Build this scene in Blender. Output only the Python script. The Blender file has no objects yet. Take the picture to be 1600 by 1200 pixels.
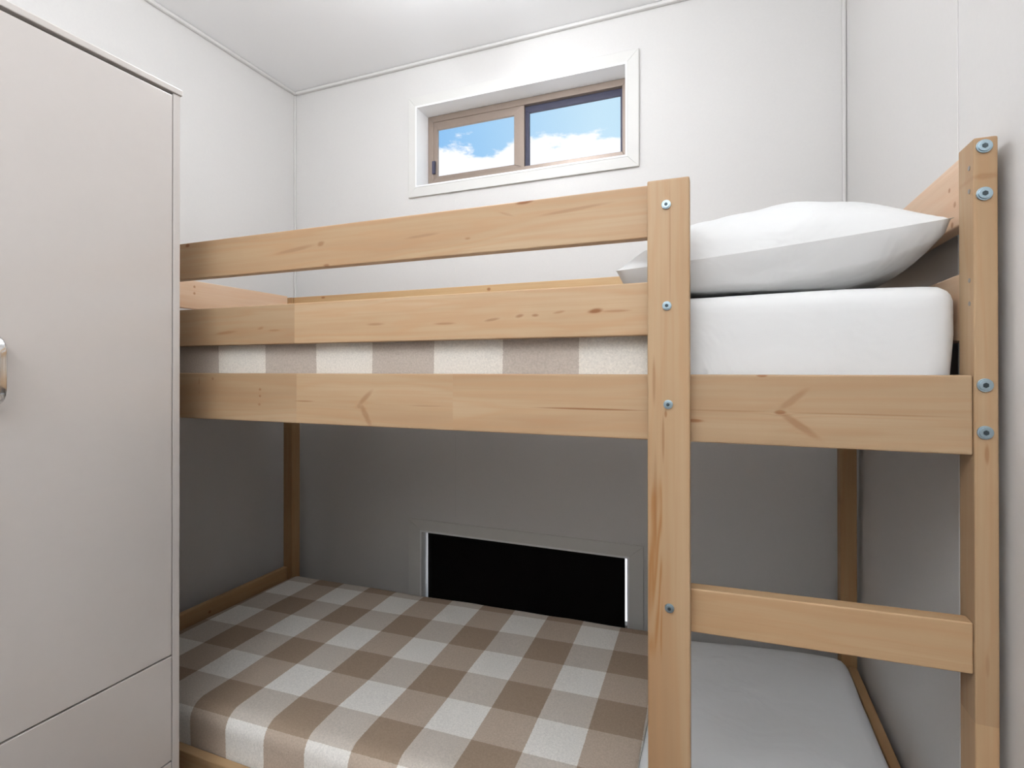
import bpy, bmesh, math, random
from mathutils import Vector, Matrix, noise
sc = bpy.context.scene
C = sc.collection
R = math.radians
EYE = 1.26                      # camera height above the floor

# ------------------------------------------------------------------ camera
cam_d = bpy.data.cameras.new('camera')
cam = bpy.data.objects.new('camera', cam_d); C.objects.link(cam)
sc.camera = cam
cam_d.sensor_fit = 'HORIZONTAL'; cam_d.sensor_width = 36
cam_d.lens = 832.3 / 1600 * 36
cam_d.shift_x = 1.6 / 1600
cam_d.shift_y = -25.8 / 1600
cam_d.clip_start = 0.02
cam.location = (0, 0, EYE)
cam.rotation_euler = (Matrix.Rotation(R(21.768), 3, 'Z') @ Matrix.Rotation(R(90.184), 3, 'X') @ Matrix.Rotation(R(-0.04), 3, 'Z')).to_euler()

# ------------------------------------------------------------------ view
sc.view_settings.view_transform = 'Standard'
sc.view_settings.look = 'None'
sc.view_settings.exposure = 0.0
sc.view_settings.gamma = 1.0
sc.view_settings.use_curve_mapping = False

# ------------------------------------------------------------------ sky
W = bpy.data.worlds.new('sky'); sc.world = W; W.use_nodes = True
wn = W.node_tree; wn.nodes.clear()
def N(nt, t, **k):
    n = nt.nodes.new(t)
    for a, b in k.items():
        if a.startswith('i_'): n.inputs[a[2:].replace('_', ' ')].default_value = b
        else: setattr(n, a, b)
    return n
def ramp(nt, stops, fac=None, interp='LINEAR'):
    r = nt.nodes.new('ShaderNodeValToRGB'); cr = r.color_ramp; cr.interpolation = interp
    while len(cr.elements) < len(stops): cr.elements.new(0.5)
    for e, (p, c) in zip(cr.elements, stops):
        e.position = p; e.color = (*c, 1) if len(c) == 3 else c
    if fac is not None: nt.links.new(fac, r.inputs[0])
    return r
tc = N(wn, 'ShaderNodeTexCoord')
mp = N(wn, 'ShaderNodeMapping'); mp.inputs['Scale'].default_value = (1, 1, 2.2); mp.inputs['Location'].default_value = (3.1, 0.4, 1.2)
wn.links.new(tc.outputs['Generated'], mp.inputs[0])
nz = N(wn, 'ShaderNodeTexNoise', i_Scale=9.0, i_Detail=8.0, i_Roughness=0.6)
wn.links.new(mp.outputs[0], nz.inputs[0])
sx = N(wn, 'ShaderNodeSeparateXYZ'); wn.links.new(tc.outputs['Generated'], sx.inputs[0])
# cloud bank low over the horizon, broken cloud above
hz = N(wn, 'ShaderNodeMapRange', interpolation_type='SMOOTHSTEP', i_From_Min=0.340, i_From_Max=0.410, i_To_Min=0.42, i_To_Max=0.0)
wn.links.new(sx.outputs[2], hz.inputs[0])
ad = N(wn, 'ShaderNodeMath', operation='ADD'); wn.links.new(nz.outputs[0], ad.inputs[0]); wn.links.new(hz.outputs[0], ad.inputs[1])
cm = N(wn, 'ShaderNodeMapRange', interpolation_type='SMOOTHSTEP', i_From_Min=0.60, i_From_Max=0.70)
wn.links.new(ad.outputs[0], cm.inputs[0])
blue = ramp(wn, [(0.0, (0.20, 0.46, 0.82)), (0.45, (0.36, 0.60, 0.85)), (1.0, (0.55, 0.75, 0.88))])
xr = N(wn, 'ShaderNodeMapRange', i_From_Min=-0.52, i_From_Max=-0.2); wn.links.new(sx.outputs[0], xr.inputs[0])
wn.links.new(xr.outputs[0], blue.inputs[0])
mx = N(wn, 'ShaderNodeMix', data_type='RGBA'); mx.inputs[7].default_value = (0.97, 0.97, 0.99, 1)
wn.links.new(cm.outputs[0], mx.inputs[0]); wn.links.new(blue.outputs[0], mx.inputs[6])
bg = N(wn, 'ShaderNodeBackground'); bg.inputs[1].default_value = 1.0
wo = N(wn, 'ShaderNodeOutputWorld')
wn.links.new(mx.outputs[2], bg.inputs[0]); wn.links.new(bg.outputs[0], wo.inputs[0])

# ------------------------------------------------------------------ light powers and the added bounce fill
def area(name, loc, rot, sx_, sy_, power, col):
    d = bpy.data.lights.new(name, 'AREA'); d.shape = 'RECTANGLE'; d.size = sx_; d.size_y = sy_
    d.energy = power; d.color = col
    o = bpy.data.objects.new(name, d); C.objects.link(o); o.location = loc; o.rotation_euler = rot
    return o
POW = dict(up=51.0, dome=21.5, sky=1.12)
DOME = (-0.72, 1.20); DOME_R = 0.11                       # globe light on the ceiling over the bunk, built at the end
bg.inputs[1].default_value = POW['sky']
area('bounce_fill', (-0.32, -0.70, 1.88), (R(180), 0, 0), 0.3, 0.3, POW['up'], (0.93, 0.985, 1.04))  # added fill aimed at the ceiling, standing in for a bounced flash

# ------------------------------------------------------------------ helpers
def prop(o, label=None, cat=None, group=None, kind=None):
    if label: o['label'] = label
    if cat: o['category'] = cat
    if group: o['group'] = group
    if kind: o['kind'] = kind
    return o
def thing(name, loc, label=None, cat=None, group=None, kind=None):
    o = bpy.data.objects.new(name, None); C.objects.link(o); o.location = loc
    o.empty_display_size = 0.05
    return prop(o, label, cat, group, kind)
def wloc(o):
    v = Vector(o.location)
    while o.parent: o = o.parent; v += Vector(o.location)
    return v
def link(name, bm, mat, parent=None, at=(0, 0, 0), smooth=False):
    me = bpy.data.meshes.new(name); bm.normal_update(); bm.to_mesh(me); bm.free()
    me.materials.append(mat)
    for p in me.polygons: p.use_smooth = smooth
    o = bpy.data.objects.new(name, me); C.objects.link(o)
    v = Vector(at)
    if parent: o.parent = parent; v -= wloc(parent)
    o.location = v
    return o
def add_box(bm, lo, hi, bev=0.0, seg=2):
    lo, hi = Vector(lo), Vector(hi)
    t = bmesh.new(); bmesh.ops.create_cube(t, size=1)
    for v in t.verts: v.co = Vector([(lo[i] + hi[i]) / 2 + v.co[i] * (hi[i] - lo[i]) for i in range(3)])
    if bev: bmesh.ops.bevel(t, geom=t.edges[:], offset=bev, segments=seg, affect='EDGES', profile=0.6)
    m = bpy.data.meshes.new('t'); t.to_mesh(m); t.free(); bm.from_mesh(m); bpy.data.meshes.remove(m)
def box(name, lo, hi, mat, parent=None, bev=0.0, seg=2):
    lo, hi = Vector(lo), Vector(hi); c = (lo + hi) / 2
    bm = bmesh.new(); add_box(bm, lo - c, hi - c, bev, seg)
    return link(name, bm, mat, parent, c)
def add_cyl(bm, c, r, h, axis='Y', seg=24, r2=None):
    m = Matrix.Translation(c)
    if axis == 'Y': m = m @ Matrix.Rotation(R(90), 4, 'X')
    if axis == 'X': m = m @ Matrix.Rotation(R(90), 4, 'Y')
    bmesh.ops.create_cone(bm, cap_ends=True, segments=seg, radius1=r, radius2=r if r2 is None else r2, depth=h, matrix=m)

# ------------------------------------------------------------------ materials
def pbr(name, col, rough=0.5, metal=0.0, bump=0.0, bscale=200, var=0.0, spec=None, coat=0):
    m = bpy.data.materials.new(name); m.use_nodes = True; nt = m.node_tree
    b = nt.nodes['Principled BSDF']
    b.inputs['Base Color'].default_value = (*col, 1); b.inputs['Roughness'].default_value = rough; b.inputs['Metallic'].default_value = metal
    if spec is not None: b.inputs['Specular IOR Level'].default_value = spec
    if coat: b.inputs['Coat Weight'].default_value = coat; b.inputs['Coat Roughness'].default_value = 0.2
    t = N(nt, 'ShaderNodeTexCoord')
    n = N(nt, 'ShaderNodeTexNoise', i_Scale=bscale, i_Detail=4.0); nt.links.new(t.outputs['Object'], n.inputs[0])
    if bump:
        bp = N(nt, 'ShaderNodeBump', i_Strength=bump, i_Distance=0.001); nt.links.new(n.outputs[0], bp.inputs['Height']); nt.links.new(bp.outputs[0], b.inputs['Normal'])
    if var:
        r = ramp(nt, [(0.3, tuple(max(0, c * (1 - var)) for c in col)), (0.7, tuple(min(1, c * (1 + var)) for c in col))], n.outputs[0])
        nt.links.new(r.outputs[0], b.inputs['Base Color'])
    return m
M_wall = pbr('wall_panel', (0.735, 0.715, 0.695), 0.42, bump=0.12, bscale=140, var=0.008)
M_ceil = pbr('ceiling_paint', (0.95, 0.945, 0.945), 0.6, bump=0.05)
M_trim = pbr('white_trim', (0.74, 0.725, 0.695), 0.45, var=0.005)
M_reveal = pbr('white_reveal', (0.93, 0.93, 0.93), 0.4, var=0.004)
M_cab = pbr('cabinet_laminate', (0.57, 0.53, 0.50), 0.2, var=0.006, bscale=60, bump=0.03, spec=0.6)
M_cabin = pbr('cabinet_inside', (0.30, 0.28, 0.26), 0.6, var=0.02)
M_bronze = pbr('bronze_aluminium', (0.33, 0.26, 0.215), 0.38, metal=0.35, var=0.02)
M_gasket = pbr('dark_gasket', (0.05, 0.05, 0.09), 0.5, var=0.02)
M_chrome = pbr('chrome', (0.78, 0.79, 0.80), 0.14, metal=1.0, var=0.01)
M_zinc = pbr('zinc_bolt', (0.36, 0.46, 0.52), 0.38, metal=1.0, var=0.06, bscale=500)
M_socket = pbr('bolt_socket', (0.06, 0.08, 0.09), 0.5, metal=0.6)
M_blind = pbr('blockout_cloth', (0.006, 0.0045, 0.0045), 0.85, bump=0.2, bscale=600, var=0.1, spec=0.15)
M_blindrail = pbr('blind_rail', (0.02, 0.018, 0.018), 0.5)
def floor_mat():
    m = pbr('vinyl_floor', (0.30, 0.24, 0.19), 0.45); nt = m.node_tree; b = nt.nodes['Principled BSDF']
    t = N(nt, 'ShaderNodeTexCoord'); k = N(nt, 'ShaderNodeTexBrick', i_Scale=1.0, i_Mortar_Size=0.002, i_Brick_Width=1.2, i_Row_Height=0.15)
    nt.links.new(t.outputs['Object'], k.inputs[0])
    k.inputs['Color1'].default_value = (0.21, 0.135, 0.095, 1); k.inputs['Color2'].default_value = (0.18, 0.115, 0.08, 1); k.inputs['Mortar'].default_value = (0.08, 0.06, 0.05, 1)
    nt.links.new(k.outputs[0], b.inputs['Base Color']); return m
M_floor = floor_mat()
def glass():
    m = bpy.data.materials.new('window_glass'); m.use_nodes = True; nt = m.node_tree; nt.nodes.clear()
    a = N(nt, 'ShaderNodeBsdfTransparent'); a.inputs[0].default_value = (0.97, 0.98, 0.99, 1)
    g = N(nt, 'ShaderNodeBsdfGlossy', i_Roughness=0.02); f = N(nt, 'ShaderNodeFresnel', i_IOR=1.35)
    x = N(nt, 'ShaderNodeMixShader'); o = N(nt, 'ShaderNodeOutputMaterial')
    k_ = N(nt, 'ShaderNodeMath', operation='MULTIPLY'); k_.inputs[1].default_value = 0.10; nt.links.new(f.outputs[0], k_.inputs[0]); nt.links.new(k_.outputs[0], x.inputs[0]); nt.links.new(a.outputs[0], x.inputs[1]); nt.links.new(g.outputs[0], x.inputs[2]); nt.links.new(x.outputs[0], o.inputs[0])
    return m
M_glass = glass()
def linen(name, col, bump=0.25):
    m = pbr(name, col, 0.85, spec=0.2); nt = m.node_tree; b = nt.nodes['Principled BSDF']
    t = N(nt, 'ShaderNodeTexCoord')
    n = N(nt, 'ShaderNodeTexNoise', i_Scale=9.0, i_Detail=3.0, i_Distortion=0.6)
    n2 = N(nt, 'ShaderNodeTexNoise', i_Scale=900.0)
    for q in (n, n2): nt.links.new(t.outputs['Object'], q.inputs[0])
    b1 = N(nt, 'ShaderNodeBump', i_Strength=bump, i_Distance=0.02); nt.links.new(n.outputs[0], b1.inputs['Height'])
    b2 = N(nt, 'ShaderNodeBump', i_Strength=0.15, i_Distance=0.0006); nt.links.new(n2.outputs[0], b2.inputs['Height']); nt.links.new(b1.outputs[0], b2.inputs['Normal'])
    nt.links.new(b2.outputs[0], b.inputs['Normal']); return m
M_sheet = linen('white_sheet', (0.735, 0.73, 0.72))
M_sheet_lightened = linen('white_sheet', (0.92, 0.92, 0.92))  # bottom-bunk copy of the sheet, lightened in place of missing light
M_case = linen('pillow_case', (0.72, 0.715, 0.705), 0.45)

class G:                                             # tiny node-math builder
    def __init__(s, nt): s.nt = nt
    def v(s, op, a, b=None, c=None):
        n = s.nt.nodes.new('ShaderNodeMath'); n.operation = op
        for i, x in enumerate((a, b, c)):
            if x is None: continue
            if hasattr(x, 'is_output'): s.nt.links.new(x, n.inputs[i])
            else: n.inputs[i].default_value = x
        return n.outputs[0]
    def comb(s, a, b, c):
        n = s.nt.nodes.new('ShaderNodeCombineXYZ')
        for i, x in enumerate((a, b, c)):
            if hasattr(x, 'is_output'): s.nt.links.new(x, n.inputs[i])
            else: n.inputs[i].default_value = x
        return n.outputs[0]
    def noise(s, vec, scale, detail=3.0, rough=0.5, dist=0.0):
        n = N(s.nt, 'ShaderNodeTexNoise', i_Scale=scale, i_Detail=detail, i_Roughness=rough, i_Distortion=dist)
        s.nt.links.new(vec, n.inputs[0]); return n.outputs[0]
    def sstep(s, x, a, b, lo=0.0, hi=1.0):
        n = N(s.nt, 'ShaderNodeMapRange', interpolation_type='SMOOTHSTEP', i_From_Min=a, i_From_Max=b, i_To_Min=lo, i_To_Max=hi)
        s.nt.links.new(x, n.inputs[0]); return n.outputs[0]
    def mix(s, f, a, b, mode='MIX'):
        n = N(s.nt, 'ShaderNodeMix', data_type='RGBA', blend_type=mode)
        for i, x in ((0, f), (6, a), (7, b)):
            if hasattr(x, 'is_output'): s.nt.links.new(x, n.inputs[i])
            else: n.inputs[i].default_value = x if i == 0 else (*x, 1)
        return n.outputs[2]

_w = [0]
def wood(axis='X', face='Z', marks=(), joints=(), figure=0.5, tint=(1, 1, 1), off=0.0, strong=()):
    """pine: grain runs along axis; face is the second in-plane axis. marks = (g, a, length, width, angle, strength, red)"""
    _w[0] += 1; seed = _w[0] * 3.71
    m = bpy.data.materials.new('pine'); m.use_nodes = True; nt = m.node_tree; b = nt.nodes['Principled BSDF']; g = G(nt)
    t = N(nt, 'ShaderNodeTexCoord'); s = N(nt, 'ShaderNodeSeparateXYZ'); nt.links.new(t.outputs['Object'], s.inputs[0])
    o = {'X': s.outputs[0], 'Y': s.outputs[1], 'Z': s.outputs[2]}
    third = [q for q in 'XYZ' if q not in (axis, face)][0]
    gr, a, c = o[axis], o[face], o[third]
    seg = 0.0
    for j in joints: seg = g.v('ADD', seg, g.v('GREATER_THAN', gr, j))
    so = g.v('MULTIPLY_ADD', seg, 5.3, seed) if joints else seed
    P = g.comb(g.v('MULTIPLY', gr, 0.9), g.v('MULTIPLY', a, 9.0), g.v('ADD', g.v('MULTIPLY', c, 9.0), so))
    n1 = g.noise(P, 1.6, 3.0, 0.5, 0.3)
    Pf = g.comb(g.v('MULTIPLY', gr, 3.0), g.v('MULTIPLY', a, 160.0), g.v('ADD', g.v('MULTIPLY', c, 160.0), so))
    n2 = g.noise(Pf, 1.0, 2.0, 0.6)
    # growth lines bend round the knots
    bend = 0.0; mask = None; red = None
    for (g0, a0, lg, wd, ang, st, rd) in marks:
        ca, sa = math.cos(R(ang)), math.sin(R(ang))
        dg = g.v('SUBTRACT', gr, g0); da = g.v('SUBTRACT', a, a0)
        u = g.v('ADD', g.v('MULTIPLY', dg, ca / lg), g.v('MULTIPLY', da, sa / lg))
        w = g.v('ADD', g.v('MULTIPLY', dg, -sa / wd), g.v('MULTIPLY', da, ca / wd))
        d = g.v('SQRT', g.v('ADD', g.v('MULTIPLY', u, u), g.v('MULTIPLY', w, w)))
        d = g.v('ADD', d, g.v('MULTIPLY', g.v('SUBTRACT', n2, 0.5), 0.5))
        k = g.v('MULTIPLY', g.sstep(d, 1.0, 0.35), st)
        mask = k if mask is None else g.v('MAXIMUM', mask, k)
        far = g.v('DIVIDE', 0.35, g.v('ADD', g.v('MULTIPLY', d, d), 0.6))
        bend = g.v('ADD', bend, far)
    ph = g.v('ADD', g.v('MULTIPLY', a, 170.0), g.v('MULTIPLY', n1, 46.0))
    if marks: ph = g.v('ADD', ph, g.v('MULTIPLY', bend, 5.0))
    lines = g.v('MULTIPLY_ADD', g.v('SINE', ph), 0.5, 0.5)
    lines = g.v('POWER', lines, 2.2)
    base = ramp(nt, [(0.30, (0.55, 0.395, 0.248)), (0.52, (0.50, 0.343, 0.202)), (0.72, (0.435, 0.272, 0.152))], n1)
    col = g.mix(g.v('MULTIPLY', lines, 0.42 * figure), base.outputs[0], (0.50, 0.27, 0.13))
    col = g.mix(g.v('MULTIPLY', g.sstep(n2, 0.35, 0.75), 0.32), col, (0.46, 0.28, 0.15))
    if joints:
        par = g.v('MULTIPLY', g.v('SINE', g.v('MULTIPLY', so, 1.9)), 0.10)
        hue = N(nt, 'ShaderNodeHueSaturation'); nt.links.new(g.v('ADD', par, 0.97), hue.inputs['Value']); nt.links.new(col, hue.inputs['Color']); col = hue.outputs[0]
    for (g0, g1, a0, a1, amt) in strong:             # a stretch of bold dark growth lines
        inm = g.v('MULTIPLY', g.v('MULTIPLY', g.sstep(gr, g0, g0 + 0.05), g.sstep(gr, g1, g1 - 0.05)), g.v('MULTIPLY', g.sstep(a, a0, a0 + 0.004), g.sstep(a, a1, a1 - 0.004)))
        ww = g.v('POWER', g.v('MULTIPLY_ADD', g.v('SINE', g.v('ADD', g.v('MULTIPLY', a, 520.0), g.v('MULTIPLY', n1, 90.0))), 0.5, 0.5), 1.5)
        col = g.mix(g.v('MULTIPLY', g.v('MULTIPLY', inm, ww), amt), col, (0.38, 0.17, 0.05))
    if mask is not None: col = g.mix(mask, col, (0.27, 0.105, 0.035))
    if tint != (1, 1, 1): col = g.mix(1.0, col, tint, 'MULTIPLY')
    nt.links.new(col, b.inputs['Base Color'])
    b.inputs['Roughness'].default_value = 0.48; b.inputs['Specular IOR Level'].default_value = 0.35
    bp = N(nt, 'ShaderNodeBump', i_Strength=0.15, i_Distance=0.0005); nt.links.new(lines, bp.inputs['Height']); nt.links.new(bp.outputs[0], b.inputs['Normal'])
    return m

def gingham(name, size, u0, v0, ztop, ang, cream, mid, dark):
    m = bpy.data.materials.new(name); m.use_nodes = True; nt = m.node_tree; b = nt.nodes['Principled BSDF']; g = G(nt)
    t = N(nt, 'ShaderNodeTexCoord'); s = N(nt, 'ShaderNodeSeparateXYZ'); nt.links.new(t.outputs['Object'], s.inputs[0])
    x, y, z = s.outputs
    v = g.v('ADD', y, g.v('SUBTRACT', z, ztop))
    ca, sa = math.cos(R(ang)), math.sin(R(ang))
    wob = g.v('MULTIPLY', g.v('SUBTRACT', g.noise(t.outputs['Object'], 500.0, 1.0), 0.5), 0.004)
    u = g.v('ADD', g.v('ADD', g.v('MULTIPLY', x, ca), g.v('MULTIPLY', v, sa)), wob)
    w = g.v('ADD', g.v('SUBTRACT', g.v('MULTIPLY', v, ca), g.v('MULTIPLY', x, sa)), wob)
    cu = g.v('LESS_THAN', g.v('FLOORED_MODULO', g.v('DIVIDE', g.v('SUBTRACT', u, u0), size), 2.0), 1.0)
    cw = g.v('LESS_THAN', g.v('FLOORED_MODULO', g.v('DIVIDE', g.v('SUBTRACT', w, v0), size), 2.0), 1.0)
    # warp stripes (along the bed's width) slightly browner than weft ones
    col = g.mix(cu, cream, mid[0]); colb = g.mix(cu, mid[1], dark); col = g.mix(cw, col, colb)
    fl = g.noise(t.outputs['Object'], 260.0, 4.0, 0.75)
    col = g.mix(1.0, col, ramp(nt, [(0.3, (0.84, 0.84, 0.84)), (0.7, (1.12, 1.12, 1.12))], fl).outputs[0], 'MULTIPLY')
    nt.links.new(col, b.inputs['Base Color']); b.inputs['Roughness'].default_value = 0.95; b.inputs['Specular IOR Level'].default_value = 0.1
    n = g.noise(t.outputs['Object'], 800.0, 2.0); n8 = g.noise(t.outputs['Object'], 7.0, 3.0)
    b1 = N(nt, 'ShaderNodeBump', i_Strength=0.25, i_Distance=0.02); nt.links.new(n8, b1.inputs['Height'])
    bp = N(nt, 'ShaderNodeBump', i_Strength=0.5, i_Distance=0.001); nt.links.new(n, bp.inputs['Height']); nt.links.new(b1.outputs[0], bp.inputs['Normal'])
    nt.links.new(bp.outputs[0], b.inputs['Normal']); return m

# ------------------------------------------------------------------ room shell
XL, XR, YB, YR, ZC = -1.8433, 0.3543, 1.9193, -1.45, EYE + 1.278
T = 0.12
def structure(o): o['kind'] = 'structure'; return o
structure(box('floor', (XL - T, YR - T, -0.1), (XR + T, YB + T, 0), M_floor))
structure(box('ceiling', (XL - T, YR - T, ZC), (XR + T, YB + T, ZC + 0.1), M_ceil))
structure(box('wall_left', (XL - T, YR - T, 0), (XL, YB + T, ZC), M_wall))
structure(box('wall_right', (XR, YR - T, 0), (XR + T, YB + T, ZC), M_wall))
structure(box('wall_front', (XL, YR - T, 0), (XR, YR, ZC), M_wall))
# back wall with the two window openings
W1 = (-1.1873, -0.3196, EYE + 0.759, EYE + 1.0905)
W2 = (-1.1644, -0.3150, EYE - 0.98, EYE - 0.668)
def holed_wall(name, holes):
    xs = sorted({XL, XR} | {h[0] for h in holes} | {h[1] for h in holes})
    zs = sorted({0.0, ZC} | {h[2] for h in holes} | {h[3] for h in holes})
    bm = bmesh.new(); vs = {}
    inside = lambda x, z: not (XL < x < XR and 0 < z < ZC) or any(h[0] < x < h[1] and h[2] < z < h[3] for h in holes)
    def V(i, j, k):
        if (i, j, k) not in vs: vs[i, j, k] = bm.verts.new((xs[i], YB + k * T, zs[j]))
        return vs[i, j, k]
    cx = lambda i: -99 if i < 0 or i >= len(xs) - 1 else (xs[i] + xs[i + 1]) / 2
    cz = lambda j: -99 if j < 0 or j >= len(zs) - 1 else (zs[j] + zs[j + 1]) / 2
    for i in range(len(xs) - 1):
        for j in range(len(zs) - 1):
            if inside(cx(i), cz(j)): continue
            bm.faces.new((V(i, j, 0), V(i + 1, j, 0), V(i + 1, j + 1, 0), V(i, j + 1, 0)))
            bm.faces.new((V(i, j, 1), V(i, j + 1, 1), V(i + 1, j + 1, 1), V(i + 1, j, 1)))
            for (di, dj, a, b_) in ((-1, 0, (i, j), (i, j + 1)), (1, 0, (i + 1, j + 1), (i + 1, j)), (0, -1, (i + 1, j), (i, j)), (0, 1, (i, j + 1), (i + 1, j + 1))):
                if inside(cx(i + di), cz(j + dj)):
                    bm.faces.new((V(*a, 0), V(*b_, 0), V(*b_, 1), V(*a, 1)))
    bmesh.ops.recalc_face_normals(bm, faces=bm.faces[:])
    return structure(link(name, bm, M_wall))
holed_wall('wall_back', (W1, W2))
def trim_strip(n, lo, hi, bev=0.002): structure(box('trim_%d' % n, lo, hi, M_wall, bev=bev))
e = 0.0005
trim_strip(1, (XL + e, YB - 0.009, 0.001), (XL + 0.009, YB - e, ZC - 0.0145), 0.004)       # left corner bead
trim_strip(2, (XR - 0.012, YB - 0.012, 0.001), (XR - e, YB - e, ZC - 0.0145), 0.006)
trim_strip(3, (XL + e, YR + 0.02, ZC - 0.014), (XL + 0.016, YB - 0.001, ZC - e), 0.005)  # ceiling beads
trim_strip(4, (XL + 0.0165, YB - 0.016, ZC - 0.014), (XR - e, YB - e, ZC - e), 0.005)
trim_strip(5, (-1.0125, YB - 0.0016, 0.001), (-1.0085, YB - e * .2, W2[2] - 0.07), 0.0005) # sheet joints
trim_strip(6, (-1.0125, YB - 0.0016, W2[3] + 0.07), (-1.0085, YB - e * .2, W1[2] - 0.07), 0.0005)
trim_strip(7, (XR - 0.0016, 1.069, 0.001), (XR - e * .2, 1.073, ZC - 0.002), 0.0005)
trim_strip(8, (XL + e * .2, 0.83, 0.001), (XL + 0.0016, 0.834, ZC - 0.018), 0.0005)

def ring(bm, x0, x1, z0, z1, y0, y1, wl, wr, wb, wt):
    """mitred rectangular frame, outer x0..x1,z0..z1, member widths"""
    o = [(x0, z0), (x1, z0), (x1, z1), (x0, z1)]; i = [(x0 + wl, z0 + wb), (x1 - wr, z0 + wb), (x1 - wr, z1 - wt), (x0 + wl, z1 - wt)]
    for k in range(4):
        q = (k + 1) % 4
        p = [o[k], o[q], i[q], i[k]]
        f = [bm.verts.new((a, y0, c)) for a, c in p]; b = [bm.verts.new((a, y1, c)) for a, c in p]
        bm.faces.new(f); bm.faces.new(b[::-1])
        for m_ in range(4): bm.faces.new((f[m_], b[m_], b[(m_ + 1) % 4], f[(m_ + 1) % 4]))
    bmesh.ops.recalc_face_normals(bm, faces=bm.faces[:])
def bevel_mod(o, w=0.001, seg=2):
    m = o.modifiers.new('bevel', 'BEVEL'); m.width = w; m.segments = seg; m.limit_method = 'ANGLE'; m.angle_limit = R(50); return o

def window(n, Wn, outer, label, glazing_y=0.08, slim=False):
    x0, x1, z0, z1 = Wn
    t = thing('window_%d' % n, ((x0 + x1) / 2, YB, z0), label, None, None, 'structure')
    bm = bmesh.new(); ox0, ox1, oz0, oz1 = outer
    ring(bm, ox0, ox1, oz0, oz1, YB - 0.010, YB - e, x0 - ox0, ox1 - x1, z0 - oz0, oz1 - z1)
    bevel_mod(link('architrave', bm, M_trim, t), 0.0015)
    bm = bmesh.new(); q = 0.003
    ring(bm, x0 - q, x1 + q, z0 - q, z1 + q, YB - 0.0115, YB + T + 0.005, q + 0.004, q + 0.004, q + 0.004, q + 0.004)
    link('reveal', bm, M_reveal, t)
    x0 += 0.0045; x1 -= 0.0045; z0 += 0.0045; z1 -= 0.0045
    ya = YB + glazing_y; yb = ya + 0.035
    bm = bmesh.new(); ring(bm, x0, x1, z0, z1, ya, yb, *((0.008, 0.007, 0.02, 0.008) if slim else (0.026, 0.026, 0.050, 0.026)))
    fr = bevel_mod(link('window_frame', bm, M_bronze, t), 0.0015)
    if slim:                                        # one fixed light only
        box('pane', (x0 + 0.006, ya + 0.014, z0 + 0.018), (x1 - 0.005, ya + 0.018, z1 - 0.006), M_glass, fr); return t
    mx_ = -0.762
    # left sliding sash (nearer the room) and right fixed light behind it
    sx0, sx1, sz0, sz1 = x0 + 0.018, mx_ + 0.02, z0 + 0.044, z1 - 0.018
    bm = bmesh.new(); ring(bm, sx0, sx1, sz0, sz1, ya + 0.004, ya + 0.017, 0.026, 0.044, 0.020, 0.040)
    s = bevel_mod(link('sash', bm, M_bronze, t), 0.0012)
    box('pane', (sx0 + 0.024, ya + 0.009, sz0 + 0.018), (sx1 - 0.042, ya + 0.012, sz1 - 0.038), M_glass, s)
    rx0, rx1 = mx_ - 0.01, x1 - 0.016
    bm = bmesh.new(); ring(bm, rx0, rx1, sz0, sz1, ya + 0.019, ya + 0.031, 0.046, 0.020, 0.012, 0.034)
    s = bevel_mod(link('sash', bm, M_gasket, t), 0.0012)
    s['label'] = 'dark inner edge of the right-hand light'
    box('pane', (rx0 + 0.044, ya + 0.024, sz0 + 0.010), (rx1 - 0.018, ya + 0.027, sz1 - 0.032), M_glass, s)
    if n == 1:
        c = box('latch', (sx0 + 0.004, ya - 0.006, sz0 + 0.03), (sx0 + 0.018, ya + 0.004, sz0 + 0.085), M_gasket, t, 0.002)
    return t
window(1, W1, (-1.2251, -0.2761, EYE + 0.7171, EYE + 1.1345), 'small high sliding window with bronze frame looking onto blue sky and clouds')
window(2, W2, (-1.2248, -0.2625, EYE - 1.03, EYE - 0.6225), 'low window behind the bottom bunk with a black blind', 0.085, True)

# black blind drawn down inside the low opening
bl = thing('roller_blind', (-0.745, YB + 0.032, W2[2]), 'black block-out blind pulled down over the low window behind the bottom bunk', 'blind')
bm = bmesh.new()
nx, nz_ = 40, 10; bx0, bx1, bz0, bz1 = -1.1535, -0.3340, W2[2] + 0.012, W2[3] - 0.007
vs = [[bm.verts.new((bx0 + (bx1 - bx0) * i / nx, YB + 0.030 + 0.0018 * noise.noise(Vector((i * .21, j * .3, 4))), bz0 + (bz1 - bz0) * j / nz_)) for j in range(nz_ + 1)] for i in range(nx + 1)]
for i in range(nx):
    for j in range(nz_): bm.faces.new((vs[i][j], vs[i + 1][j], vs[i + 1][j + 1], vs[i][j + 1]))
o = link('blind_cloth', bm, M_blind, bl, smooth=True); s = o.modifiers.new('s', 'SOLIDIFY'); s.thickness = 0.001
box('bottom_rail', (bx0, YB + 0.026, bz0 - 0.006), (bx1, YB + 0.036, bz0 + 0.012), M_blindrail, bl, 0.002)

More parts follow.
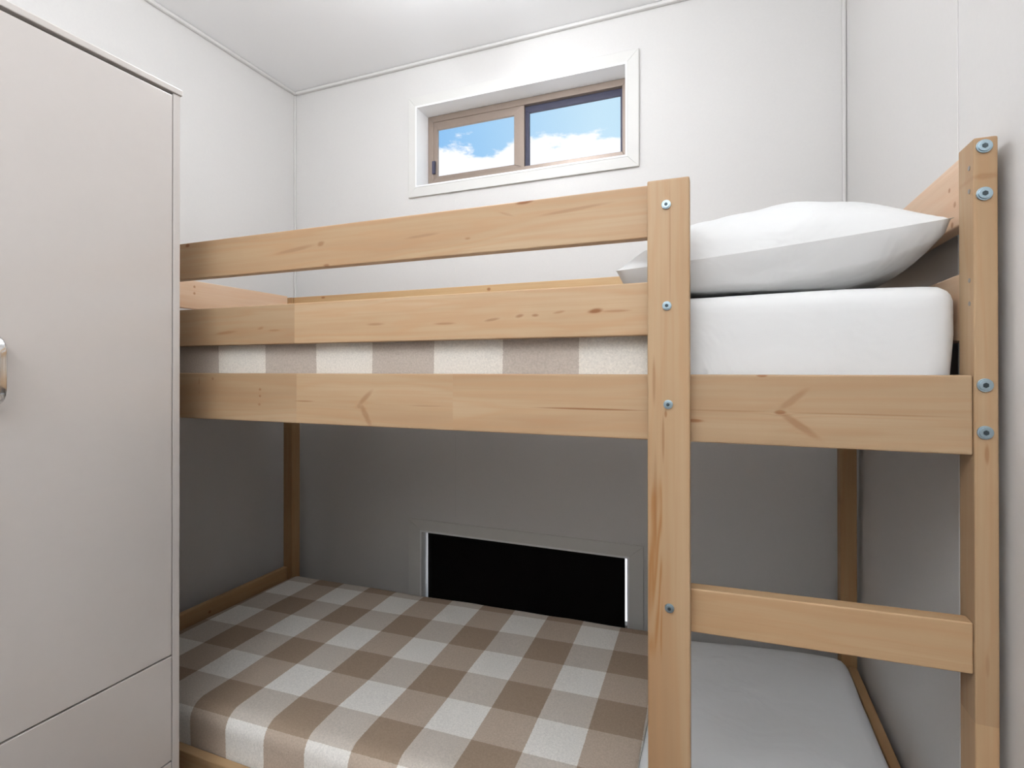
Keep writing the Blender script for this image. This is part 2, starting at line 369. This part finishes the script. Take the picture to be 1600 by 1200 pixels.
# ------------------------------------------------------------------ wardrobe
CX, CY0, CY1, CT = -1.0856, 0.069, 0.7995, EYE + 0.588
wd = thing('wardrobe', ((XL + CX) / 2, (CY0 + CY1) / 2, 0), 'tall off-white wardrobe with drawers below, against the left wall beside the bunk bed', 'wardrobe')
back = XL + 0.004
box('side_panel', (back, CY1 - 0.0155, 0), (CX, CY1, CT), M_cab, wd, 0.0012)
box('side_panel', (back, CY0, 0), (CX, CY0 + 0.0155, CT), M_cab, wd, 0.0012)
box('top_panel', (back, CY0 - 0.004, CT + 0.0004), (CX + 0.003, CY1 + 0.004, CT + 0.0135), M_cab, wd, 0.002)
bm = bmesh.new()
add_box(bm, (back + 0.001, CY0 + 0.016, 0.08), (back + 0.006, CY1 - 0.016, CT - 0.001))
add_box(bm, (back + 0.007, CY0 + 0.016, 0.08), (CX - 0.020, CY1 - 0.016, 0.096))
add_box(bm, (back + 0.007, CY0 + 0.016, EYE - 0.62), (CX - 0.020, CY1 - 0.016, EYE - 0.604))
add_box(bm, (back + 0.007, CY0 + 0.016, CT - 0.018), (CX - 0.020, CY1 - 0.016, CT - 0.001))
link('carcass', bm, M_cabin, wd)
box('plinth', (CX - 0.06, CY0 + 0.016, 0), (CX - 0.045, CY1 - 0.016, 0.079), M_cab, wd)
ymid = 0.4335
doors = []
for ya, yb in ((ymid + 0.0015, CY1 - 0.0175), (CY0 + 0.0175, ymid - 0.0015)):
    doors.append(box('door', (CX - 0.017, ya, EYE - 0.603), (CX + 0.0003, yb, CT - 0.006), M_cab, wd, 0.0015))
dr = []
for za, zb in ((EYE - 0.826, EYE - 0.6065), (EYE - 1.175, EYE - 0.8295)):
    dr.append(box('drawer', (CX - 0.017, CY0 + 0.0175, za), (CX + 0.0003, CY1 - 0.0175, zb), M_cab, wd, 0.0015))
def bar_handle(parent, c, half, vertical=True):
    """flat D-shaped bar with rounded ends, standing off the front on two feet"""
    bm = bmesh.new(); n = 28; pts = []
    for i in range(n + 1):
        u = -1 + 2 * i / n; pts.append((u * half, 0.030 * (1 - abs(u) ** 7)))
    prev = None; w, th = 0.0085, 0.0028
    rings = []
    for i, (s, h) in enumerate(pts):
        a = Vector(pts[max(0, i - 1)]); b_ = Vector(pts[min(n, i + 1)]); d = (b_ - a).normalized(); nn = Vector((-d.y, d.x))
        r_ = []
        for k in range(12):
            an = 2 * math.pi * k / 12
            lx = math.copysign(abs(math.cos(an)) ** .6, math.cos(an)) * w; ly = math.copysign(abs(math.sin(an)) ** .6, math.sin(an)) * th
            along = s + nn.x * ly; out = h + nn.y * ly
            r_.append(bm.verts.new((c[0] + max(out, 0.0003), c[1] + lx, c[2] + along) if vertical else (c[0] + max(out, 0.0003), c[1] + along, c[2] + lx)))
        rings.append(r_)
    for a, b_ in zip(rings, rings[1:]):
        for k in range(12): bm.faces.new((a[k], a[(k + 1) % 12], b_[(k + 1) % 12], b_[k]))
    bm.faces.new(rings[0]); bm.faces.new(rings[-1][::-1]); bmesh.ops.recalc_face_normals(bm, faces=bm.faces[:])
    h = link('handle', bm, M_chrome, parent, smooth=True); h['label'] = 'chrome bar handle'
fx = CX + 0.0003
bar_handle(doors[0], (fx, 0.4795, EYE - 0.0015), 0.056)
bar_handle(doors[1], (fx, 0.3875, EYE - 0.0015), 0.056)
bar_handle(dr[0], (fx, ymid - 0.08, EYE - 0.715), 0.056, False)
bar_handle(dr[1], (fx, ymid - 0.08, EYE - 0.95), 0.056, False)

# ------------------------------------------------------------------ bunk bed
BXL, BXR, YF, YBK = -1.718, 0.342, 0.9035, 1.770
bed = thing('bunk_bed', ((BXL + BXR) / 2, (YF + YBK) / 2, 0), 'pine bunk bed with guard rails and a front ladder, against the back wall', 'bunk bed')
Z = lambda z: EYE + z
def bolt(parent, x, z, y, big):
    bm = bmesh.new(); r = 0.0091 if big else 0.0072
    add_cyl(bm, Vector((0, -0.0012, 0)), r, 0.0024, 'Y', 28, None)
    add_cyl(bm, Vector((0, -0.0032, 0)), r * 0.78, 0.0020, 'Y', 28)
    # socket walls: hexagonal cup
    m = bmesh.new(); 
    o = link('bolt', bm, M_zinc, parent, (x, y, z)); bevel_mod(o, 0.0006)
    m.free()
    bm = bmesh.new(); add_cyl(bm, Vector((0, -0.0044, 0)), r * 0.40, 0.0008, 'Y', 6); 
    o2 = link('bolt', bm, M_socket, parent, (x, y, z))
    # join socket into the bolt mesh
    me = o.data; b2 = bmesh.new(); b2.from_mesh(me); n0 = len(b2.faces); b2.from_mesh(o2.data); b2.faces.ensure_lookup_table()
    for f in b2.faces[n0:]: f.material_index = 1
    b2.to_mesh(me); b2.free(); me.materials.append(M_socket); bpy.data.objects.remove(o2)
    return o
K = lambda cx, cz, L: [((x - cx), (z - cz), l, w, a, s, 0) for (x, z, l, w, a, s) in L]

# posts
pc = ((BXR + 0.3155) / 2, Z(0.3133) / 2)
pm = wood('Z', 'X', marks=[(Z(0.26) - pc[1], 0.0, 0.02, 0.006, 90, .35, 0), (Z(-0.115) - pc[1], 0.0, 0.018, 0.0035, 0, .5, 0), (Z(-0.40) - pc[1], 0.0, 0.02, 0.003, 0, .3, 0)],
          joints=(Z(-0.48) - pc[1],), figure=0.5, tint=(1.02, 0.98, 0.93))
post = box('post', (0.3155, YF, 0), (BXR, YF + 0.051, Z(0.3133)), pm, bed, 0.003, 3)
for z in (0.3001, 0.2361, -0.0221, -0.0859): bolt(post, 0.3267, Z(z), YF, True)
for z in (-0.62, -0.88, -0.94): bolt(post, 0.3267, Z(z), YF, True)
lp = box('post', (BXL, YF, 0), (BXL + 0.027, YF + 0.051, Z(0.31)), wood('Z', 'X'), bed, 0.003, 3)
box('post', (BXL, 1.724, 0), (BXL + 0.046, YBK, Z(0.3)), wood('Z', 'X', figure=.8, tint=(0.95, 0.85, 0.7)), bed, 0.003, 3)
box('post', (0.302, 1.724, 0), (BXR, YBK, Z(0.3)), wood('Z', 'X', figure=.8, tint=(0.95, 0.85, 0.7)), bed, 0.003, 3)
# holes bored in the inner side of the tall post
for z in (0.277, 0.245, 0.122, 0.090):
    bm = bmesh.new(); add_cyl(bm, Vector((0, 0, 0)), 0.0032, 0.0006, 'X', 12)
    link('bored_hole', bm, M_cabin, post, (0.3155 - 0.0003, YF + 0.014, Z(z)))

# front boards : (name, z0, z1, marks, joints)
YA, YBd = YF + 0.0030, YF + 0.0250
def front_board(name, x0, x1, z0, z1, marks=(), joints=(), figure=0.5, tint=(1, 1, 1), strong=()):
    cx, cz = (x0 + x1) / 2, (Z(z0) + Z(z1)) / 2
    mt = wood('X', 'Z', marks=K(cx, cz, [(m[0], Z(m[1]), *m[2:]) for m in marks]), joints=[j - cx for j in joints], figure=figure, tint=tint, strong=strong)
    return box(name, (x0, YA, Z(z0)), (x1, YBd, Z(z1)), mt, bed, 0.003, 3)
lx0, lx1 = BXL + 0.0275, -0.055
front_board('guard_rail', lx0, lx1, 0.2183, 0.3059, [
    (-1.205, 0.300, .010, .006, 0, .9), (-0.80, 0.268, .012, .007, 10, .5), (-0.87, 0.262, .07, .006, 6, .35), (-0.785, 0.221, .010, .004, 0, .7),
    (-0.335, 0.3035, .022, .005, 4, .95), (-0.37, 0.285, .02, .003, -20, .2), (-0.55, 0.262, .05, .004, 3, .35), (-0.24, 0.280, .08, .004, 4, .35), (-0.45, 0.248, .008, .003, 0, .4)], figure=.75)
front_board('guard_rail', lx0, lx1, 0.0561, 0.1448, [
    (-1.08, 0.085, .045, .005, 4, .45), (-0.97, 0.093, .012, .004, 10, .4), (-0.93, 0.087, .02, .003, 0, .4), (-0.66, 0.092, .03, .004, 0, .4), (-0.50, 0.088, .03, .003, 0, .45),
    (-0.40, 0.092, .02, .0035, 8, .5), (-0.345, 0.097, .011, .004, 10, .6), (-0.315, 0.097, .009, .0035, 0, .6), (-0.27, 0.101, .015, .003, 8, .4), (-0.205, 0.1005, .017, .0055, 5, .95), (-0.17, 0.099, .03, .003, 0, .4)],
    joints=(-0.872,), figure=.8)
rx1 = 0.3150
front_board('side_rail', lx0, rx1, -0.1176, -0.0088, [
    (-1.165, -0.030, .012, .003, 90, .5), (-1.165, -0.055, .006, .003, 90, .35), (-1.12, -0.022, .005, .005, 0, .5),
    (-0.972, -0.045, .005, .004, 0, .6), (-0.972, -0.060, .005, .004, 0, .6), (-0.974, -0.079, .005, .004, 0, .5),
    (-0.845, -0.069, .035, .002, 0, .55), (-0.700, -0.076, .007, .007, 0, .35), (-0.686, -0.060, .032, .0075, 42, .42), (-0.684, -0.094, .034, .0085, -60, .42),
    (-0.22, -0.069, .12, .0022, 0, .75), (-0.54, -0.072, .05, .002, 0, .3),
    (-0.045, -0.083, .02, .004, 0, .8), (0.080, -0.066, .010, .005, 0, .75), (0.097, -0.047, .034, .007, 40, .38), (0.104, -0.084, .044, .0075, -36, .45), (0.0, -0.066, .08, .0018, 0, .35), (0.20, -0.066, .13, .0016, 0, .35),
    (0.055, -0.0105, .010, .003, 0, .8)],
    joints=(-0.866, -0.482, -0.085), figure=.55)
front_board('side_rail', lx0, rx1, -1.03, -0.925, figure=.6, tint=(1, .95, .85))
# back boards
yb0, yb1 = 1.733, 1.755
def back_board(name, z0, z1, marks=()):
    cx, cz = (BXL + BXR) / 2, (Z(z0) + Z(z1)) / 2
    box(name, (BXL + 0.0465, yb0, Z(z0)), (0.3015, yb1, Z(z1)), wood('X', 'Z', marks=K(cx, cz, [(m[0], Z(m[1]), *m[2:]) for m in marks]), figure=.5, tint=(1.15, 1.1, 0.95)), bed, 0.003, 3)  # tint brightens the back boards, standing in for light that falls short there
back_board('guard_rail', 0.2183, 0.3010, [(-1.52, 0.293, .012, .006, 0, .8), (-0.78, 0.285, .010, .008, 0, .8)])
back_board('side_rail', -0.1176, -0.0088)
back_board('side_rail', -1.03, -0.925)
# end boards
def end_board(name, x0, x1, z0, z1, marks=(), tint=(1, 1, 1)):
    cy, cz = (YF + 0.0515 + 1.7235) / 2, (Z(z0) + Z(z1)) / 2
    box(name, (x0, YF + 0.0515, Z(z0)), (x1, 1.7235, Z(z1)), wood('Y', 'Z', marks=[(m[0] - cy, Z(m[1]) - cz, *m[2:], 0) for m in marks], figure=.4, tint=tint), bed, 0.003, 3)
kn = [(0.995, 0.270, .006, .005, 0, .8), (0.985, 0.215, .007, .006, 0, .8), (0.975, 0.243, .007, .006, 0, .7)]
for (x0, x1, kk) in ((BXL + 0.002, BXL + 0.024, [(1.30, 0.285, .006, .006, 0, .8), (1.30, 0.262, .006, .006, 0, .7)]), (0.318, 0.340, kn)):
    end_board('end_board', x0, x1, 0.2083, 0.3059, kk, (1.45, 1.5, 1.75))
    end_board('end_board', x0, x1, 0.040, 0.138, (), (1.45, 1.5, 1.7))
    end_board('end_board', x0, x1, -0.1176, -0.0088)
    end_board('end_board', x0, x1, -0.935, -0.825, [(1.36, -0.86, .008, .007, 0, .8)] if x0 < 0 else (), (1, .9, .75))
# slats that carry the mattresses
slat_m = wood('Y', 'X', figure=.4)
proto = None
for zt in (-0.0960, -0.985):
    for k in range(12):
        xc = -1.58 + k * (1.80 / 11)
        if proto is None:
            proto = box('slat', (xc - 0.035, YBd + 0.0005, Z(zt) - 0.014), (xc + 0.035, yb0 - 0.0005, Z(zt)), slat_m, bed, 0.002)
        else:
            c = proto.copy(); C.objects.link(c); c.parent = bed
            c.location = Vector((xc, (YBd + yb0) / 2, Z(zt) - 0.007)) - wloc(bed)

# ladder: upright in front of the rails, and rungs
s_ = 0.883 / 0.9035
ux0, ux1 = -0.1176 * s_, -0.0507 * s_
uc = Z(0.304) / 2
um = wood('Z', 'X', marks=[(Z(0.2) - uc, 0.003, .13, .0016, 0, .35, 0), (Z(-0.02) - uc, -0.022, .05, .003, 0, .4, 0), (Z(-0.11) - uc, -0.008, .05, .003, 0, .45, 0), (Z(-0.072) - uc, -0.004, .008, .003, 0, .6, 0), (Z(-0.2) - uc, -0.02, .09, .004, 0, .3, 0)],
          figure=.5, tint=(0.95, 0.92, 0.88), strong=[(0, Z(-0.16) - uc, -0.033, -0.008, .8)])
upr = box('ladder_post', (ux0, 0.883, 0), (ux1, YA - 0.0002, Z(0.3045)), um, bed, 0.003, 3)
for (x, z) in ((-0.0869, 0.269), (-0.0861, 0.1034), (-0.0843, -0.0578), (-0.0828, -0.3895)): bolt(upr, x * s_, Z(z * s_), 0.883, False)
def rung(z0, z1, tl):
    bm = bmesh.new(); cx, cz = (-0.112 + 0.3150) / 2, Z((z0 + z1) / 2)
    add_box(bm, (-0.112 - cx, YA, z0 - (z0 + z1) / 2), (0.3150 - cx, YBd + 0.004, z1 - (z0 + z1) / 2), 0.003, 3)
    for v in bm.verts: v.co.z += v.co.x * tl; v.co.y -= 0
    c = Vector((cx, 0, cz))
    return link('rung', bm, wood('X', 'Z', figure=.45, tint=(1, .96, .9)), bed, c)
rung(-0.4205, -0.3505, 0.0225)
rung(-0.79, -0.72, 0.0)

# ------------------------------------------------------------------ bedding
def soft_box(lo, hi, r, nx, ny, nz, bumps=0.0, shape=None, seed=0, skip=None):
    """rounded box skin with fabric unevenness; returns a bmesh in world coordinates"""
    lo, hi = Vector(lo), Vector(hi); bm = bmesh.new(); cache = {}
    n = (nx, ny, nz)
    def pos(ijk):
        p = Vector([lo[a] + (hi[a] - lo[a]) * ijk[a] / n[a] for a in range(3)])
        q = Vector([min(max(p[a], lo[a] + r), hi[a] - r) for a in range(3)]); d = p - q
        if d.length > 1e-9: p = q + d.normalized() * r
        if bumps:
            nn = noise.noise(Vector((p.x * 3.1 + seed, p.y * 3.7, p.z * 5))) + .45 * noise.noise(Vector((p.x * 9 + seed, p.y * 8, p.z * 9)))
            ctr = (lo + hi) / 2; dirn = (p - q).normalized() if (p - q).length > 1e-9 else Vector((0, 0, 1))
            p = p + dirn * bumps * nn
        if shape: p = shape(p)
        return p
    def V(i, j, k):
        if (i, j, k) not in cache: cache[i, j, k] = bm.verts.new(pos((i, j, k)))
        return cache[i, j, k]
    for i in range(nx):
        for j in range(ny):
            bm.faces.new((V(i, j, 0), V(i, j + 1, 0), V(i + 1, j + 1, 0), V(i + 1, j, 0)))
            bm.faces.new((V(i, j, nz), V(i + 1, j, nz), V(i + 1, j + 1, nz), V(i, j + 1, nz)))
    for i in range(nx):
        for k in range(nz):
            bm.faces.new((V(i, 0, k), V(i + 1, 0, k), V(i + 1, 0, k + 1), V(i, 0, k + 1)))
            bm.faces.new((V(i, ny, k), V(i, ny, k + 1), V(i + 1, ny, k + 1), V(i + 1, ny, k)))
    for j in range(ny):
        for k in range(nz):
            bm.faces.new((V(0, j, k), V(0, j, k + 1), V(0, j + 1, k + 1), V(0, j + 1, k)))
            bm.faces.new((V(nx, j, k), V(nx, j + 1, k), V(nx, j + 1, k + 1), V(nx, j, k + 1)))
    return bm
def mattress(name, lo, hi, r, label, shape=None, seed=0, mat=None):
    bm = soft_box(lo, hi, r, 110, 56, 18, 0.004, shape, seed)
    o = link(name, bm, mat or M_sheet, None, (0, 0, 0), True)
    return prop(o, label, 'mattress')
def blanket(name, lo, hi, r, xend, zlow, mat, label, shape=None, seed=0, skew=0.0):
    g_ = 0.007
    lo2 = Vector(lo) - Vector((g_, g_, 0)); hi2 = Vector(hi) + Vector((g_, g_, g_))
    bm = soft_box(lo2, hi2, r + g_ * .6, 150, 70, 20, 0.004, shape, seed)
    dead = [f for f in bm.faces if f.calc_center_median().x > xend + skew * (f.calc_center_median().y - lo[1]) or f.calc_center_median().z < zlow]
    bmesh.ops.delete(bm, geom=dead, context='FACES')
    o = link(name, bm, mat, None, (0, 0, 0), True)
    s = o.modifiers.new('s', 'SOLIDIFY'); s.thickness = 0.004; s.offset = -1
    return prop(o, label, 'blanket')

cream = (0.90, 0.865, 0.81); mid = ((0.56, 0.455, 0.365), (0.66, 0.59, 0.52)); dark = (0.40, 0.30, 0.22)
# top bunk
ulo, uhi = (-1.685, 0.9385, Z(-0.0955)), (0.3125, 1.725, Z(0.1235))
def ushape(p):
    # end corner of the fitted sheet pulls in towards the bottom
    if p.x > 0.2: p.x -= 0.012 * max(0, (Z(0.05) - p.z) / 0.15) * (p.x - 0.2) / 0.1
    return p
mattress('mattress', ulo, uhi, 0.028, 'white-sheeted mattress on the top bunk', ushape, 3)
M_b1 = gingham('gingham_blanket', 0.1482, -0.982, 0.62, Z(0.12), 0, (0.74, 0.69, 0.62), ((0.50, 0.43, 0.37), (0.54, 0.47, 0.40)), dark)
blanket('blanket', ulo, uhi, 0.028, -0.098, Z(-0.06), M_b1, 'beige and cream checked blanket spread over the top bunk mattress', ushape, 3)
# bottom bunk
llo, lhi = (-1.640, 0.9400, Z(-0.9845)), (0.316, 1.712, Z(-0.830))
def lshape(p):
    t = (p.z - Z(-0.9845)) / 0.154
    e_ = min(1, max(0, (p.x + 0.25) / 0.5)); p.z += t * (0.004 + 0.018 * (p.x + 0.6) + 0.020 * e_ * e_ * (3 - 2 * e_))
    return p
mattress('mattress', llo, lhi, 0.036, 'white-sheeted mattress on the bottom bunk', lshape, 9, M_sheet_lightened)
M_b2 = gingham('gingham_blanket', 0.119, -1.195, 0.973, Z(-0.83), 2.0, cream, mid, dark)
blanket('blanket', llo, lhi, 0.036, -0.153, Z(-0.975), M_b2, 'brown and cream checked blanket spread over the bottom bunk mattress', lshape, 9, skew=-0.03)

# pillow
def pillow(center, lx, ly, th, rotz, tilt, label):
    bm = bmesh.new(); n = 64; top = {}; bot = {}
    def pt(i, j, sgn):
        u = -1 + 2 * i / n; v = -1 + 2 * j / n
        f = max(0, (1 - abs(u) ** 2.4)) ** (0.60 if sgn > 0 else 0.36) * max(0, (1 - abs(v) ** 3.0)) ** (0.60 if sgn > 0 else 0.30)
        # pinched corners, edges bowed inwards
        ex = 1 - 0.07 * (1 - v * v) * abs(u) ** 4 ; ey = 1 - 0.05 * (1 - u * u) * abs(v) ** 4
        x = u * lx / 2 * ex; y = v * ly / 2 * ey
        z = f * th * (0.56 if sgn > 0 else -0.50)
        w = noise.noise(Vector((x * 7 + 3, y * 5, sgn * 2.0))) * .010 + noise.noise(Vector((x * 16 + y * 7, y * 9, 7 + sgn))) * .0045
        w += 0.004 * math.sin((x * 30 + y * 14) + 3 * noise.noise(Vector((x * 4, y * 4, 1)))) * math.exp(-((abs(u) - .75) / .2) ** 2)
        z += w * min(1, f * 1.5)
        return Vector((x, y, z))
    for i in range(n + 1):
        for j in range(n + 1):
            edge = i in (0, n) or j in (0, n)
            top[i, j] = bm.verts.new(pt(i, j, 1)); bot[i, j] = top[i, j] if edge else bm.verts.new(pt(i, j, -1))
    for i in range(n):
        for j in range(n):
            bm.faces.new((top[i, j], top[i + 1, j], top[i + 1, j + 1], top[i, j + 1]))
            bm.faces.new((bot[i, j], bot[i, j + 1], bot[i + 1, j + 1], bot[i + 1, j]))
    bm.edges.ensure_lookup_table()
    rim = {top[i, j] for i in range(n + 1) for j in range(n + 1) if i in (0, n) or j in (0, n)}
    for ed in bm.edges:
        if ed.verts[0] in rim and ed.verts[1] in rim: ed.smooth = False
    zb = Z(0.1325)
    mt = Matrix.Rotation(rotz, 4, 'Z') @ Matrix.Rotation(tilt[1], 4, 'Y') @ Matrix.Rotation(tilt[0], 4, 'X')
    for v in bm.verts:
        p = mt @ v.co; w = p + Vector(center)
        if w.z < zb + 0.001: w.z = zb + 0.001 + (w.z - zb) * 0.02
        v.co = w - Vector(center)
    bmesh.ops.recalc_face_normals(bm, faces=bm.faces[:])
    o = link('pillow', bm, M_case, None, center, True)
    return prop(o, label, 'pillow')
pillow((0.054, 1.295, Z(0.208)), 0.49, 0.70, 0.192, R(2), (R(2), R(-5.5)), 'plump white pillow at the head of the top bunk')

# ------------------------------------------------------------------ globe light above the frame, and the added fill's stand behind it
M_lamp = bpy.data.materials.new('opal_glass'); M_lamp.use_nodes = True
b = M_lamp.node_tree.nodes['Principled BSDF']; b.inputs['Emission Color'].default_value = (0.94, 0.985, 1.04, 1); b.inputs['Emission Strength'].default_value = POW['dome']
gz = ZC - 0.175
dm = thing('globe_light', (DOME[0], DOME[1], ZC), 'round opal globe light on a short stem, on the ceiling above the top bunk', 'ceiling light')
M_dome = M_lamp
bm = bmesh.new(); add_cyl(bm, Vector((0, 0, 0)), 0.045, 0.014, 'Z', 48); link('base', bm, M_trim, dm, (DOME[0], DOME[1], ZC - 0.0075))
bm = bmesh.new(); add_cyl(bm, Vector((0, 0, 0)), 0.008, 0.05, 'Z', 16); link('stem', bm, M_trim, dm, (DOME[0], DOME[1], ZC - 0.0397))
bm = bmesh.new(); bmesh.ops.create_uvsphere(bm, u_segments=48, v_segments=24, radius=DOME_R); link('globe', bm, M_dome, dm, (DOME[0], DOME[1], gz), True)
fl = thing('bounce_fill_stand', (-0.32, -0.70, 0), 'added fill light on a tall white stand, thrown up at the ceiling, behind the aisle', 'lamp')  # unseen stand put in to carry the ceiling-bounce fill
bm = bmesh.new(); add_cyl(bm, Vector((0, 0, 0)), 0.13, 0.02, 'Z', 40); link('base', bm, M_trim, fl, (-0.32, -0.70, 0.0105))
bm = bmesh.new(); add_cyl(bm, Vector((0, 0, 0)), 0.012, 1.76, 'Z', 16); link('pole', bm, M_trim, fl, (-0.32, -0.70, 0.9008))
bm = bmesh.new(); add_cyl(bm, Vector((0, 0, 0)), 0.09, 0.085, 'Z', 40, 0.22); bm.normal_update()
bmesh.ops.delete(bm, geom=[f for f in bm.faces if f.normal.z > 0.9], context='FACES')
link('fill_shade', bm, M_trim, fl, (-0.32, -0.70, 1.824))
